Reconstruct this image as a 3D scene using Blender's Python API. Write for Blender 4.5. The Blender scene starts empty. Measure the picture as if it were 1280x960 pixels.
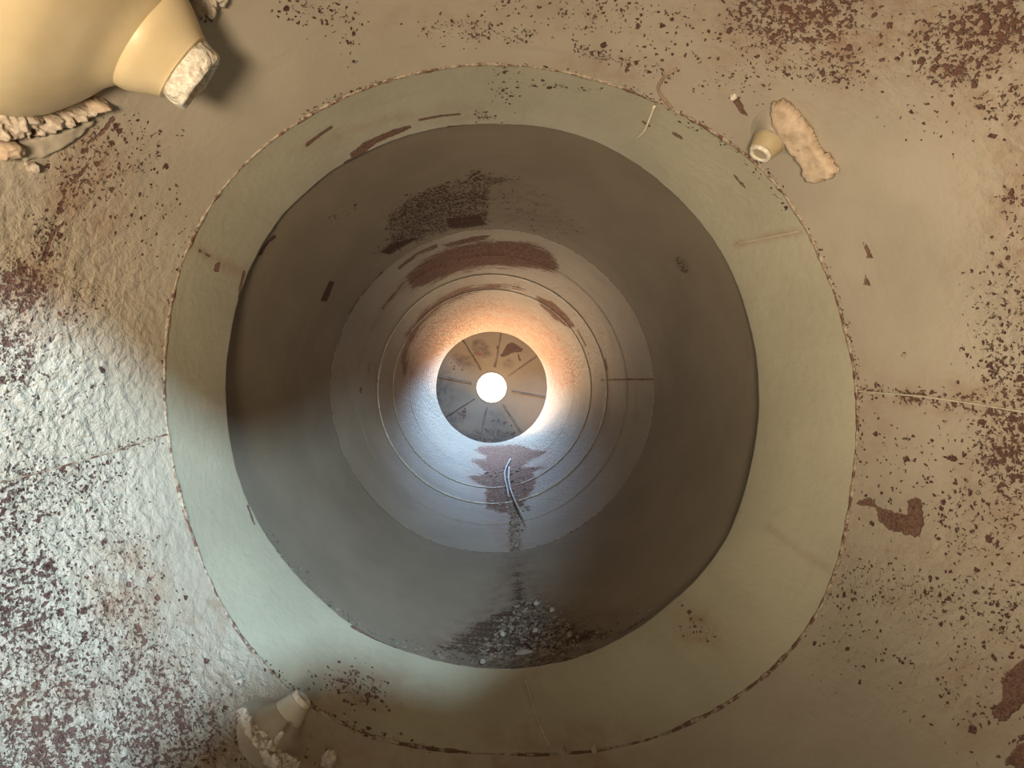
import bpy, bmesh, math, random
import numpy as np
from mathutils import Vector, Matrix, noise
from mathutils.bvhtree import BVHTree

random.seed(7)
rng = np.random.default_rng(7)
F = 700.0                 # focal length in pixels of the 1280-wide frame
VX, VY = 614.0, 481.0     # where the duct axis direction meets the frame
sc = bpy.context.scene
COL = sc.collection
PI = math.pi


# ------------------------------------------------------------------ basics
def w3(px, py, Y):
    return Vector(((px - VX) / F * Y, Y, (VY - py) / F * Y))


def ray(px, py):
    return Vector(((px - VX) / F, 1.0, (VY - py) / F)).normalized()


def tag(o, label=None, cat=None, group=None, kind=None):
    if label: o['label'] = label
    if cat: o['category'] = cat
    if group: o['group'] = group
    if kind: o['kind'] = kind
    return o


def link(name, me, mat=None, parent=None, smooth=True):
    o = bpy.data.objects.new(name, me)
    COL.objects.link(o)
    if mat: me.materials.append(mat)
    if smooth and len(me.polygons):
        me.polygons.foreach_set('use_smooth', [True] * len(me.polygons))
    if parent:
        o.parent = parent
    return o


def empty(name, loc):
    o = bpy.data.objects.new(name, None)
    o.empty_display_size = 0.02
    o.location = loc
    COL.objects.link(o)
    return o


def mesh_np(name, V, Fq):
    me = bpy.data.meshes.new(name)
    me.from_pydata([tuple(v) for v in V], [], [tuple(int(i) for i in f) for f in Fq])
    me.update()
    return me


def grid_mesh(name, P, closed=True, flip=False):
    """P: rows x cols x 3; cols wrap round when closed."""
    r, c, _ = P.shape
    V = P.reshape(-1, 3).astype(np.float32)
    i = np.arange(r - 1)[:, None]
    j = np.arange(c if closed else c - 1)[None, :]
    j2 = (j + 1) % c
    q = np.stack([i * c + j, i * c + j2, (i + 1) * c + j2, (i + 1) * c + j], -1).reshape(-1, 4)
    if flip: q = q[:, ::-1]
    n = len(q)
    me = bpy.data.meshes.new(name)
    me.vertices.add(len(V)); me.vertices.foreach_set('co', V.ravel())
    me.loops.add(n * 4); me.loops.foreach_set('vertex_index', q.astype(np.int32).ravel())
    me.polygons.add(n)
    me.polygons.foreach_set('loop_start', np.arange(0, n * 4, 4, dtype=np.int32))
    me.update(calc_edges=True)
    me.validate()
    return me


# ------------------------------------------------------------------ wear fields, laid on the wall surfaces
class Field:
    """four wear channels per wall point: 0 pits, 1 bare rust, 2 brown stain, 3 blistered paint"""

    def __init__(self, px, py):
        self.px, self.py = px, py
        self.c = np.zeros((4, len(px)))

    def put(self, ch, val, mode='max'):
        if mode == 'max': self.c[ch] = np.maximum(self.c[ch], val)
        elif mode == 'add': self.c[ch] += val
        elif mode == 'sub': self.c[ch] *= (1 - np.clip(val, 0, 1))

    def blob(self, ch, cx, cy, rx, ry, amp, rot=0, mode='max'):
        a = math.radians(rot)
        dx, dy = self.px - cx, self.py - cy
        u = (dx * math.cos(a) + dy * math.sin(a)) / rx
        v = (-dx * math.sin(a) + dy * math.cos(a)) / ry
        self.put(ch, amp * np.minimum(1, 1.45 * np.exp(-(u * u + v * v))), mode)

    def _seg(self, pts, idx):
        d = np.full(len(idx), 1e9)
        X, Y = self.px[idx], self.py[idx]
        for (x0, y0), (x1, y1) in zip(pts[:-1], pts[1:]):
            ex, ey = x1 - x0, y1 - y0
            t = np.clip(((X - x0) * ex + (Y - y0) * ey) / (ex * ex + ey * ey + 1e-9), 0, 1)
            d = np.minimum(d, np.hypot(X - x0 - t * ex, Y - y0 - t * ey))
        return d

    def _box(self, pts, m):
        a = np.array(pts)
        return np.nonzero((self.px > a[:, 0].min() - m) & (self.px < a[:, 0].max() + m) &
                          (self.py > a[:, 1].min() - m) & (self.py < a[:, 1].max() + m))[0]

    def stroke(self, ch, pts, w, amp, mode='max'):
        idx = self._box(pts, w * 3)
        if not len(idx): return
        v = np.zeros(len(self.px))
        v[idx] = amp * np.exp(-(self._seg(pts, idx) / w) ** 2)
        self.put(ch, v, mode)

    def poly(self, ch, pts, amp, soft=3.0, mode='max'):
        idx = self._box(pts, soft * 3)
        if not len(idx): return
        X, Y = self.px[idx], self.py[idx]
        ins = np.zeros(len(idx), bool)
        P = list(pts)
        for (x0, y0), (x1, y1) in zip(P, P[1:] + P[:1]):
            if y0 == y1: continue
            ins ^= ((y0 > Y) != (y1 > Y)) & (X < (x1 - x0) * (Y - y0) / (y1 - y0) + x0)
        d = self._seg(P + P[:1], idx)
        s = np.where(ins, d, -d) / soft
        v = np.zeros(len(self.px))
        v[idx] = amp * np.clip(0.5 + 0.5 * s, 0, 1)
        self.put(ch, v, mode)


def wear_near(f):
    B, S, P = f.blob, f.stroke, f.poly
    for a in [(1000, 15, 110, 60, .60), (1030, 85, 75, 30, .52), (930, 100, 60, 25, .40), (1100, 70, 60, 40, .36),
              (1205, 55, 80, 60, .58), (1260, 20, 70, 60, .58), (1265, 130, 60, 40, .50), (1190, 90, 60, 30, .55),
              (1285, 260, 35, 45, .48), (1180, 150, 70, 40, .30), (1255, 400, 45, 100, .50), (1290, 470, 70, 60, .60),
              (1275, 560, 75, 90, .60), (1230, 640, 90, 70, .44), (1090, 735, 80, 35, .44), (1200, 750, 100, 50, .46),
              (1270, 760, 60, 60, .48), (1240, 850, 90, 80, .40), (1090, 800, 90, 60, .30), (1150, 600, 70, 80, .30),
              (1085, 575, 40, 90, .28),
              (580, 38, 70, 18, .46), (400, 12, 60, 28, .42), (650, 45, 28, 14, .5), (760, 15, 90, 30, .42),
              (850, 40, 90, 50, .34), (640, 10, 40, 12, .4), (440, 45, 14, 45, .42), (690, 110, 60, 16, .4),
              (950, 60, 50, 60, .4),
              (115, 215, 55, 60, .50), (180, 190, 50, 40, .40), (190, 280, 50, 60, .28), (60, 300, 30, 40, .50),
              (20, 360, 55, 40, .62), (85, 380, 45, 40, .40), (15, 440, 45, 60, .56), (70, 480, 60, 60, .32),
              (15, 560, 50, 60, .40), (60, 600, 90, 45, .50), (15, 640, 60, 50, .58), (100, 650, 80, 60, .44),
              (30, 740, 80, 90, .58), (60, 850, 90, 90, .55), (150, 800, 80, 90, .50), (60, 940, 120, 70, .62),
              (200, 910, 110, 70, .58), (205, 850, 50, 50, .50), (280, 920, 50, 50, .46), (120, 590, 50, 25, .48),
              (160, 720, 50, 70, .42), (340, 955, 60, 25, .44)]:
        B(0, *a)
    # weld seam corrosion
    S(0, [(1075, 488), (1150, 493), (1220, 498), (1290, 507)], 11, .56)
    S(0, [(1130, 497), (1220, 512), (1290, 525)], 12, .62)
    S(0, [(200, 545), (120, 570), (50, 590), (0, 610)], 9, .50)
    S(0, [(130, 150), (95, 210), (70, 270), (52, 325)], 9, .62)
    S(1, [(142, 148), (128, 165), (112, 178), (100, 172)], 5, .60)
    S(1, [(110, 205), (100, 220), (90, 228)], 4, .62)
    S(1, [(82, 278), (66, 292), (55, 325)], 4.5, .64)
    S(1, [(23, 325), (28, 345)], 5, .62)
    # corroded ring beside the weld bead
    S(0, [(375, 150), (410, 125), (480, 100), (545, 88), (625, 82)], 5, .56)
    S(0, [(655, 86), (720, 97), (790, 112), (840, 140), (880, 158), (925, 188)], 7, .58)
    S(0, [(720, 60), (770, 75), (830, 92)], 13, .52)
    S(0, [(925, 188), (965, 225), (992, 262), (1020, 310), (1048, 380), (1066, 440), (1072, 500)], 7, .56)
    S(0, [(1072, 500), (1068, 600), (1050, 690), (1030, 745), (960, 830)], 8, .46)
    S(0, [(207, 430), (207, 490)], 6, .54)
    S(0, [(258, 262), (238, 300), (222, 345), (212, 380)], 5, .5)
    S(0, [(330, 830), (390, 880), (450, 912), (540, 934)], 6, .5)
    # bare patches
    P(1, [(1068, 628), (1088, 620), (1096, 632), (1118, 640), (1134, 642), (1133, 624), (1152, 622), (1156, 655),
          (1148, 672), (1130, 668), (1112, 662), (1098, 652), (1094, 634), (1075, 632)], .78, 4)
    P(1, [(1290, 815), (1262, 835), (1248, 850), (1256, 870), (1240, 892), (1255, 905), (1275, 885), (1290, 872)], .75, 8)
    P(1, [(1250, 955), (1270, 930), (1295, 920), (1295, 970)], .72, 6)
    P(1, [(1180, 93), (1208, 82), (1212, 88), (1182, 97)], .8, 3)
    P(1, [(1228, 105), (1195, 108), (1175, 70), (1190, 66), (1206, 74)], .5, 8)
    P(1, [(1076, 298), (1084, 305), (1092, 322), (1083, 325)], .62, 3)
    P(1, [(1079, 340), (1084, 346), (1088, 358), (1078, 356)], .6, 3)
    P(1, [(1120, 445), (1131, 435), (1139, 445), (1130, 452)], .5, 4)
    P(1, [(912, 122), (922, 120), (930, 135), (938, 150), (925, 142)], .75, 3)
    # stains
    for a in [(1050, 30, 160, 70, .65), (1230, 60, 100, 90, .55), (1290, 250, 60, 120, .5), (1200, 500, 120, 25, .45),
              (1260, 600, 60, 120, .35), (1130, 700, 120, 90, .2), (1250, 880, 90, 90, .35), (160, 740, 45, 60, .7),
              (190, 820, 60, 60, .5), (110, 230, 50, 70, .55), (40, 370, 60, 60, .55), (60, 910, 130, 90, .5),
              (230, 900, 90, 80, .55), (650, 20, 200, 30, .25), (775, 85, 90, 20, .3), (260, 770, 35, 40, .45),
              (520, 950, 200, 20, .3), (680, 955, 130, 18, .6), (1090, 520, 50, 60, .3)]:
        B(2, *a)
    # blisters
    for a in [(20, 650, 180, 380, 1.0), (40, 230, 80, 120, .3), (1290, 300, 80, 500, .3), (1150, 30, 250, 100, .3),
              (120, 900, 260, 140, .9), (1180, 780, 200, 160, .25)]:
        B(3, *a)


def wear_throat(f):
    B, S, P = f.blob, f.stroke, f.poly
    P(1, [(437, 192), (455, 178), (490, 162), (513, 156), (515, 160), (498, 168), (470, 180), (452, 196), (440, 200)], .85, 3)
    P(1, [(428, 203), (446, 192), (448, 196), (432, 206)], .7, 3)
    S(1, [(525, 150), (552, 145), (575, 143)], 2.2, .75)
    S(1, [(384, 181), (398, 170), (414, 159)], 2.6, .85)
    P(1, [(268, 330), (277, 326), (274, 340), (267, 341)], .75, 2)
    S(1, [(250, 313), (262, 320)], 3, .6)
    S(1, [(305, 340), (299, 372)], 3, .6)
    S(1, [(560, 159), (605, 157), (650, 158)], 2.4, .85)
    S(1, [(842, 167), (852, 173)], 3, .6)
    S(1, [(917, 219), (931, 235)], 2.6, .55)
    S(1, [(855, 157), (868, 163)], 2, .5)
    S(0, [(655, 100), (700, 108), (760, 115)], 6, .45)
    S(1, [(803, 152), (812, 158)], 2.5, .6)
    S(1, [(440, 783), (465, 796), (497, 809)], 2.4, .9)
    S(1, [(310, 632), (318, 655)], 2.2, .6)
    S(1, [(346, 688), (362, 702)], 2.2, .6)
    S(2, [(240, 305), (270, 325), (310, 342)], 8, .5)
    S(2, [(920, 305), (960, 296), (1000, 290)], 5, .6)
    S(2, [(655, 850), (672, 900), (688, 938)], 4, .5)
    S(2, [(960, 660), (1000, 690), (1045, 715)], 5, .4)
    S(2, [(380, 185), (480, 150), (600, 140)], 10, .25)
    P(1, [(855, 770), (880, 778), (888, 795), (876, 790)], .45, 8)
    B(0, 870, 785, 35, 18, .42, 30)
    B(0, 445, 860, 45, 28, .52, 10)
    B(2, 440, 865, 70, 35, .5)
    B(2, 870, 785, 35, 20, .6, 30)
    B(0, 630, 105, 22, 40, .4)
    B(0, 605, 145, 18, 8, .5)
    S(0, [(330, 830), (390, 880), (450, 912), (540, 934)], 7, .5)
    S(0, [(840, 140), (925, 192), (985, 262)], 6, .45)
    B(2, 700, 925, 120, 25, .4)
    B(3, 640, 500, 900, 900, .12)


def wear_barrel(f):
    B, S, P = f.blob, f.stroke, f.poly
    P(0, [(466, 316), (485, 300), (482, 268), (515, 240), (548, 228), (580, 222), (592, 208), (610, 216), (650, 222),
          (642, 228), (615, 236), (614, 262), (612, 284), (580, 287), (548, 296), (512, 308), (488, 322)], .62, 6)
    P(1, [(482, 268), (515, 240), (548, 228), (600, 236), (610, 284), (580, 287), (548, 294), (512, 306), (488, 318), (480, 300)], .40, 8)
    P(1, [(470, 316), (495, 300), (520, 294), (528, 298), (505, 310), (488, 320)], .62, 4)
    P(1, [(555, 272), (600, 265), (612, 282), (585, 287), (560, 288)], .62, 4)
    P(0, [(612, 222), (680, 240), (740, 300), (620, 286)], .34, 14)
    P(2, [(612, 222), (680, 240), (720, 290), (620, 286)], .5, 14)
    P(1, [(412, 351), (419, 353), (409, 377), (400, 377), (406, 364)], .85, 2.5)
    S(1, [(478, 341), (466, 355), (454, 368)], 2.2, .75)
    S(1, [(448, 373), (436, 392)], 2, .5)
    S(1, [(325, 318), (335, 302), (343, 296)], 3, .75)
    S(2, [(830, 345), (842, 375), (850, 400)], 9, .2)
    B(0, 425, 265, 30, 8, .35, -20)
    # brown floor streak
    P(1, [(640, 690), (652, 690), (665, 740), (700, 770), (770, 780), (820, 770), (780, 800), (700, 828), (600, 832),
          (520, 818), (580, 780), (630, 750)], .5, 16)
    P(2, [(630, 690), (660, 690), (690, 750), (790, 770), (720, 830), (560, 830), (500, 810), (600, 760)], .9, 14)


def wear_far(f):
    B, S, P = f.blob, f.stroke, f.poly
    P(1, [(505, 345), (528, 322), (556, 308), (600, 297), (655, 298), (690, 312), (703, 330), (698, 344), (655, 338),
          (612, 336), (572, 344), (535, 360), (512, 366)], .64, 9)
    P(1, [(548, 306), (590, 294), (620, 292), (610, 299), (560, 311)], .62, 3)
    S(1, [(500, 335), (520, 318), (545, 308)], 4, .58)
    S(1, [(478, 385), (492, 368), (505, 352)], 3, .55)
    P(1, [(500, 475), (496, 445), (505, 415), (522, 388), (548, 368), (580, 354), (612, 350), (650, 354), (662, 364),
          (625, 364), (592, 370), (560, 384), (535, 404), (516, 436), (512, 470)], .60, 9)
    P(1, [(668, 368), (690, 376), (708, 392), (720, 408), (712, 411), (694, 400), (676, 384)], .72, 3.5)
    S(1, [(722, 412), (732, 432)], 2.4, .55)
    S(1, [(735, 440), (745, 465)], 2, .4)
    P(1, [(459, 452), (464, 450), (463, 470), (459, 466)], .62, 3)
    S(1, [(451, 485), (451, 490)], 2.4, .65)
    S(1, [(757, 449), (759, 462)], 2, .6)
    S(1, [(752, 475), (790, 474), (816, 474)], 1.6, .6)
    S(2, [(752, 475), (816, 474)], 3, .6)
    for x in (762, 796): S(2, [(x, 480), (x - 1, 520)], 1.6, .5)
    # reddish ring of old rust round the upper half
    for a in np.radians(np.arange(10, 172, 6)):
        r = 92
        B(2, VX + r * math.cos(a), 484 - r * math.sin(a), 18, 18, .85)
    # rusty floor run
    P(1, [(600, 556), (650, 554), (668, 560), (694, 564), (668, 575), (656, 582), (690, 583), (668, 592), (672, 604),
          (662, 622), (650, 640), (650, 692), (637, 692), (636, 645), (606, 636), (606, 612), (582, 596), (606, 590),
          (582, 574), (606, 572), (590, 563)], .64, 5)
    P(2, [(600, 556), (650, 554), (694, 564), (670, 604), (652, 640), (654, 694), (630, 694), (606, 636), (582, 596)], .6, 8)
    B(3, 614, 484, 130, 130, 1.0)


# ------------------------------------------------------------------ materials
def new_mat(name):
    m = bpy.data.materials.new(name); m.use_nodes = True
    nt = m.node_tree
    for n in list(nt.nodes): nt.nodes.remove(n)
    out = nt.nodes.new('ShaderNodeOutputMaterial')
    b = nt.nodes.new('ShaderNodeBsdfPrincipled')
    nt.links.new(b.outputs[0], out.inputs[0])
    return m, nt, b


class N:
    def __init__(self, nt): self.nt = nt

    def node(self, t, **kw):
        n = self.nt.nodes.new(t)
        for k, v in kw.items(): setattr(n, k, v)
        return n

    def put(self, sock, v):
        if hasattr(v, 'is_output'): self.nt.links.new(v, sock)
        elif isinstance(v, (tuple, list)):
            sock.default_value = tuple(v) + ((1,) if len(v) == 3 and sock.type == 'RGBA' else ())
        else: sock.default_value = v

    def m(self, op, a, b=0.0, c=None, clamp=False):
        n = self.node('ShaderNodeMath', operation=op, use_clamp=clamp)
        self.put(n.inputs[0], a); self.put(n.inputs[1], b)
        if c is not None: self.put(n.inputs[2], c)
        return n.outputs[0]

    def noise(self, scale, detail=3, rough=.55, vec=None, dist=0.0):
        n = self.node('ShaderNodeTexNoise')
        n.inputs['Scale'].default_value = scale; n.inputs['Detail'].default_value = detail
        n.inputs['Roughness'].default_value = rough; n.inputs['Distortion'].default_value = dist
        if vec is not None: self.put(n.inputs['Vector'], vec)
        return n.outputs['Fac']

    def step(self, v, lo, hi):
        n = self.node('ShaderNodeMapRange', interpolation_type='SMOOTHSTEP')
        self.put(n.inputs[0], v); self.put(n.inputs[1], lo); self.put(n.inputs[2], hi)
        return n.outputs[0]

    def mix(self, f, a, b):
        n = self.node('ShaderNodeMix', data_type='RGBA')
        self.put(n.inputs[0], f); self.put(n.inputs[6], a); self.put(n.inputs[7], b)
        return n.outputs[2]

    def bump(self, h, strength, dist, nrm=None):
        n = self.node('ShaderNodeBump')
        self.put(n.inputs['Strength'], strength); n.inputs['Distance'].default_value = dist
        self.put(n.inputs['Height'], h)
        if nrm is not None: self.put(n.inputs['Normal'], nrm)
        return n.outputs[0]

    def vec(self, x, y, z):
        n = self.node('ShaderNodeCombineXYZ')
        for s, v in zip(n.inputs, (x, y, z)): self.put(s, v)
        return n.outputs[0]


PAINT = (.385, .335, .26)


def wall_mat(name, paint=PAINT, pit_scale=115, stain=(.27, .16, .10), streak=1.0, grain=.25, spec=.4, rough=.42, rust=((.032, .014, .012), (.115, .055, .042)),
             bare=((.10, .052, .036), (.20, .115, .082))):
    m, nt, b = new_mat(name)
    n = N(nt)
    co = n.node('ShaderNodeTexCoord').outputs['Object']
    at = n.node('ShaderNodeAttribute', attribute_name='wear')
    sep = n.node('ShaderNodeSeparateColor'); nt.links.new(at.outputs['Color'], sep.inputs[0])
    pit, bar, stn, bli = sep.outputs[0], sep.outputs[1], sep.outputs[2], at.outputs['Alpha']
    pol = n.node('ShaderNodeAttribute', attribute_name='hoop')          # (round, along, 0) in metres
    sx = n.node('ShaderNodeSeparateXYZ'); nt.links.new(pol.outputs['Vector'], sx.inputs[0])
    hoop = n.vec(n.m('MULTIPLY', sx.outputs[0], .16), sx.outputs[1], 0.0)
    big = n.noise(5.0, 3, .5, co)
    mid = n.noise(26.0, 4, .6, co)
    fine = n.noise(pit_scale, 4, .62, co, .4)
    fine2 = n.noise(pit_scale * 2.7, 2, .5, co)
    str_ = n.noise(55.0, 4, .6, hoop)
    # pits: noise over a threshold that drops where the wall is worn
    pn = n.m('ADD', n.m('MULTIPLY', fine, .8), n.m('MULTIPLY', mid, .2))
    thr = n.m('SUBTRACT', .815, n.m('MULTIPLY', pit, .50))
    pm = n.step(n.m('SUBTRACT', pn, thr), -.02, .05)
    warp = n.node('ShaderNodeTexNoise'); warp.inputs['Scale'].default_value = pit_scale * .9; n.put(warp.inputs['Vector'], co)
    wv = n.node('ShaderNodeVectorMath', operation='MULTIPLY_ADD')
    n.put(wv.inputs[0], warp.outputs['Color']); wv.inputs[1].default_value = (.010,) * 3; n.put(wv.inputs[2], co)
    for sc_, pr in ((pit_scale * 1.15, 1.0), (pit_scale * .55, .42)):
        vo = n.node('ShaderNodeTexVoronoi'); vo.inputs['Scale'].default_value = sc_; n.put(vo.inputs['Vector'], wv.outputs[0])
        rs = n.node('ShaderNodeSeparateColor'); nt.links.new(vo.outputs['Color'], rs.inputs[0])
        here = n.m('LESS_THAN', rs.outputs[0], n.m('MULTIPLY', n.m('POWER', pit, 1.5), pr))
        rad = n.m('ADD', .16, n.m('MULTIPLY', rs.outputs[1], .30))
        dm = n.m('MULTIPLY', here, n.m('SUBTRACT', 1.0, n.step(n.m('SUBTRACT', vo.outputs['Distance'], rad), -.08, .08)))
        pm = n.m('MAXIMUM', pm, dm)
    pm = n.m('MULTIPLY', pm, n.step(pit, .06, .16))
    # bare rust
    bn = n.m('ADD', bar, n.m('MULTIPLY', n.m('SUBTRACT', n.m('ADD', n.m('MULTIPLY', str_, .5 * streak), n.m('MULTIPLY', fine, 1 - .5 * streak)), .5), 1.35))
    bm = n.m('MULTIPLY', n.step(bn, .40, .54), n.step(bar, .08, .2))
    # paint colour
    pc = n.mix(n.step(big, .35, .65), tuple(c * .93 for c in paint), tuple(min(1, c * 1.06) for c in paint))
    pc = n.mix(n.m('MULTIPLY', n.step(mid, .5, .75), .16), pc, (paint[0] * .8, paint[1] * .74, paint[2] * .66))
    pc = n.mix(n.m('MULTIPLY', n.step(str_, .55, .75), .18 * streak), pc, (paint[0] * .66, paint[1] * .62, paint[2] * .58))
    sm = n.m('MULTIPLY', stn, n.m('ADD', .35, n.m('MULTIPLY', n.step(mid, .35, .65), .75)), clamp=True)
    pc = n.mix(sm, pc, stain)
    rc = n.mix(n.step(fine2, .35, .65), rust[0], rust[1])
    rc = n.mix(n.m('MULTIPLY', stn, .75), rc, (.20, .095, .065))
    bc = n.mix(n.step(n.m('ADD', n.m('MULTIPLY', fine2, .5), n.m('MULTIPLY', fine, .5)), .38, .62), bare[0], bare[1])
    col = n.mix(bm, pc, bc)
    col = n.mix(pm, col, rc)
    nt.links.new(col, b.inputs['Base Color'])
    worn = n.m('MAXIMUM', pm, bm)
    nt.links.new(n.m('ADD', n.m('MULTIPLY', worn, .32), n.m('ADD', rough, n.m('MULTIPLY', mid, .14))), b.inputs['Roughness'])
    b.inputs['Specular IOR Level'].default_value = spec
    bl = n.noise(62.0, 3, .5, co, .3)
    h1 = n.bump(mid, grain, .006)
    h2 = n.bump(bl, n.m('MULTIPLY', bli, 1.0), .014, h1)
    h3 = n.bump(fine2, n.m('ADD', .10, n.m('MULTIPLY', bli, .35)), .0022, h2)
    h4 = n.bump(worn, .8, -.0028, h3)
    nt.links.new(h4, b.inputs['Normal'])
    return m


def simple_mat(name, c0, c1, scale=60, rough=.6, bump=.3, dist=.003, c2=None, thr=.62, spec=.4, c2s=40):
    m, nt, b = new_mat(name); n = N(nt)
    co = n.node('ShaderNodeTexCoord').outputs['Object']
    a = n.noise(scale, 4, .6, co)
    col = n.mix(n.step(a, .35, .65), c0, c1)
    if c2:
        d = n.noise(c2s, 5, .65, co)
        col = n.mix(n.step(d, thr, thr + .07), col, c2)
    nt.links.new(col, b.inputs['Base Color'])
    b.inputs['Roughness'].default_value = rough
    b.inputs['Specular IOR Level'].default_value = spec
    nt.links.new(n.bump(a, bump, dist), b.inputs['Normal'])
    return m


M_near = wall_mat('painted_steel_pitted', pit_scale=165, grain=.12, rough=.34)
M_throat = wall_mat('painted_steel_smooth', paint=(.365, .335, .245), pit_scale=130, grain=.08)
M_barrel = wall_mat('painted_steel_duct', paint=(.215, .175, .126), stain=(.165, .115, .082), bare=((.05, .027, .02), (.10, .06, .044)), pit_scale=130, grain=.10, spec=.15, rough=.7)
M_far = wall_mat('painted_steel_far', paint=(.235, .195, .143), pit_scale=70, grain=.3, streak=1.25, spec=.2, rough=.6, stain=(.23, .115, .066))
M_bead = simple_mat('weld_bead_paint', (.24, .17, .115), (.43, .36, .27), 150, .5, .8, .004, (.13, .062, .04), .50, c2s=45)
M_bead_p = simple_mat('painted_bead', (.44, .40, .31), (.52, .47, .37), 90, .45, .4, .003, (.18, .10, .065), .62, c2s=30)
M_cream = simple_mat('cream_nozzle_coat', (.66, .52, .30), (.72, .58, .36), 14, .42, .06, .003, spec=.45)
M_grey = simple_mat('greyed_nozzle_coat', (.34, .295, .23), (.40, .35, .27), 25, .5, .12, .003)
M_tan = simple_mat('tan_nozzle_coat', (.38, .30, .175), (.44, .36, .22), 25, .5, .12, .003)
M_pale = simple_mat('pale_nozzle_coat', (.48, .455, .37), (.54, .51, .42), 25, .5, .1, .003)
M_crust = simple_mat('white_lime_crust', (.62, .53, .42), (.86, .80, .68), 160, .8, 1.0, .004)
M_ring = simple_mat('pale_ring', (.60, .53, .43), (.78, .72, .61), 130, .7, .5, .003)
M_face = simple_mat('grey_deposit', (.33, .27, .22), (.50, .42, .34), 90, .8, .8, .004)
M_mortar = simple_mat('pale_mortar', (.43, .32, .22), (.56, .44, .32), 55, .75, .6, .005, (.30, .19, .13), .64)
M_mortar2 = simple_mat('grey_mortar', (.40, .33, .26), (.58, .50, .40), 90, .8, .8, .005, (.12, .06, .045), .58)
M_twig = simple_mat('pale_stick', (.26, .24, .21), (.42, .39, .35), 90, .7, .4, .002)
M_strip = simple_mat('pale_paint_strip', (.62, .56, .44), (.74, .68, .55), 60, .5, .2, .002)
M_stripd = simple_mat('brown_paint_strip', (.26, .18, .12), (.36, .26, .18), 80, .6, .4, .002)
M_plug = simple_mat('rusty_plug', (.06, .045, .03), (.16, .12, .075), 110, .6, .6, .003)
M_debris = simple_mat('rust_scale', (.10, .075, .055), (.26, .205, .155), 60, .85, .5, .003)
M_flake = simple_mat('pale_flake', (.24, .20, .155), (.36, .31, .25), 60, .8, .5, .003)
M_back = simple_mat('light_mask_steel', (.30, .26, .21), (.36, .31, .25), 20, .6, .2, .003)  # for the added light-shaping plate behind the viewer
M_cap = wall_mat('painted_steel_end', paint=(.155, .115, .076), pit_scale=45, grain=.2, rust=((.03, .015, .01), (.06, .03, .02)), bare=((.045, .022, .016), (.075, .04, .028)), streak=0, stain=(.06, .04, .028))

# ------------------------------------------------------------------ the duct
NT = 1080
TH = np.linspace(-PI / 2, 1.5 * PI, NT, endpoint=False)


def polar(cx, cy, pts):
    a = np.array([math.atan2(cy - y, x - cx) for x, y in pts]); r = np.array([math.hypot(x - cx, y - cy) for x, y in pts])
    o = np.argsort(a); a, r = a[o], r[o]
    aa = np.concatenate([a - 2 * PI, a, a + 2 * PI]); rr = np.concatenate([r, r, r])
    t = (TH + PI) % (2 * PI) - PI
    v = np.interp(t, aa, rr)
    k = np.ones(61) / 61
    v = np.convolve(np.concatenate([v[-90:], v, v[:90]]), k, 'same')[90:-90]
    return v


C1 = (639, 510)
R1 = polar(*C1, [(210, 400), (207, 480), (210, 540), (225, 610), (250, 690), (275, 755), (300, 792), (330, 830), (395, 890), (450, 914),
                 (520, 933), (590, 939), (640, 940), (745, 938), (830, 918), (930, 865), (1010, 790), (1043, 720), (1052, 680),
                 (1062, 620), (1068, 560), (1070, 470), (1060, 430), (1045, 380), (1020, 310), (990, 258), (965, 222), (930, 190),
                 (880, 160), (840, 140), (790, 115), (720, 95), (650, 82), (625, 80), (530, 90), (430, 122), (375, 152), (325, 187),
                 (280, 232), (245, 287), (220, 350)])
C2 = (614, 497)
R2 = polar(*C2, [(285, 450), (282, 500), (290, 560), (310, 630), (350, 692), (400, 747), (440, 782), (500, 811), (560, 828), (640, 836),
                 (700, 828), (760, 808), (830, 757), (900, 692), (930, 612), (945, 545), (948, 480), (935, 400), (915, 340), (885, 290),
                 (830, 233), (780, 193), (700, 163), (600, 156), (500, 172), (440, 200), (370, 250), (325, 310), (300, 370)])
Y1, Y2, Y3, Y4 = .974, 1.17, 2.00, 3.55
# jagged lip: little chips out of the rim
chips = np.zeros(NT)
for k, a in ((1, .5), (2.3, .4), (5.1, .3)):
    chips += a * np.array([noise.noise(Vector((math.cos(t) * 6 * k, math.sin(t) * 6 * k, k))) for t in TH])
R2 = R2 + 1.6 * chips


def ring(c, r, Y):
    r = np.broadcast_to(np.asarray(r, float), (NT,))
    X = (c[0] + r * np.cos(TH) - VX) / F * Y
    Z = (VY - (c[1] - r * np.sin(TH))) / F * Y
    return np.stack([X, np.full(NT, Y), Z], -1)


def ring3(cx, cz, R, Y):
    R = np.broadcast_to(np.asarray(R, float), (NT,))
    return np.stack([cx + R * np.cos(TH), np.full(NT, float(Y)), cz + R * np.sin(TH)], -1)


def finish_wall(name, P, mat, wear, label, cat):
    me = grid_mesh(name, P)
    V = P.reshape(-1, 3)
    Ys = np.maximum(V[:, 1], .05)
    px = VX + F * V[:, 0] / Ys; py = VY - F * V[:, 2] / Ys
    bad = V[:, 1] < .3
    px[bad] = -9999; py[bad] = -9999
    f = Field(px, py)
    wear(f)
    at = me.attributes.new('wear', 'FLOAT_COLOR', 'POINT')
    at.data.foreach_set('color', np.clip(f.c, 0, 1).T.astype(np.float32).ravel())
    rows = P.shape[0]
    hp = np.zeros((rows, NT, 3), np.float32)
    hp[:, :, 0] = TH[None, :] * .5
    d = np.linalg.norm(np.diff(P.mean(1), axis=0), axis=1)
    hp[1:, :, 1] = np.cumsum(d)[:, None]
    ha = me.attributes.new('hoop', 'FLOAT_VECTOR', 'POINT')
    ha.data.foreach_set('vector', hp.ravel())
    o = link(name, me, mat)
    tag(o, label, cat, kind='structure')
    return o


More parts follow.
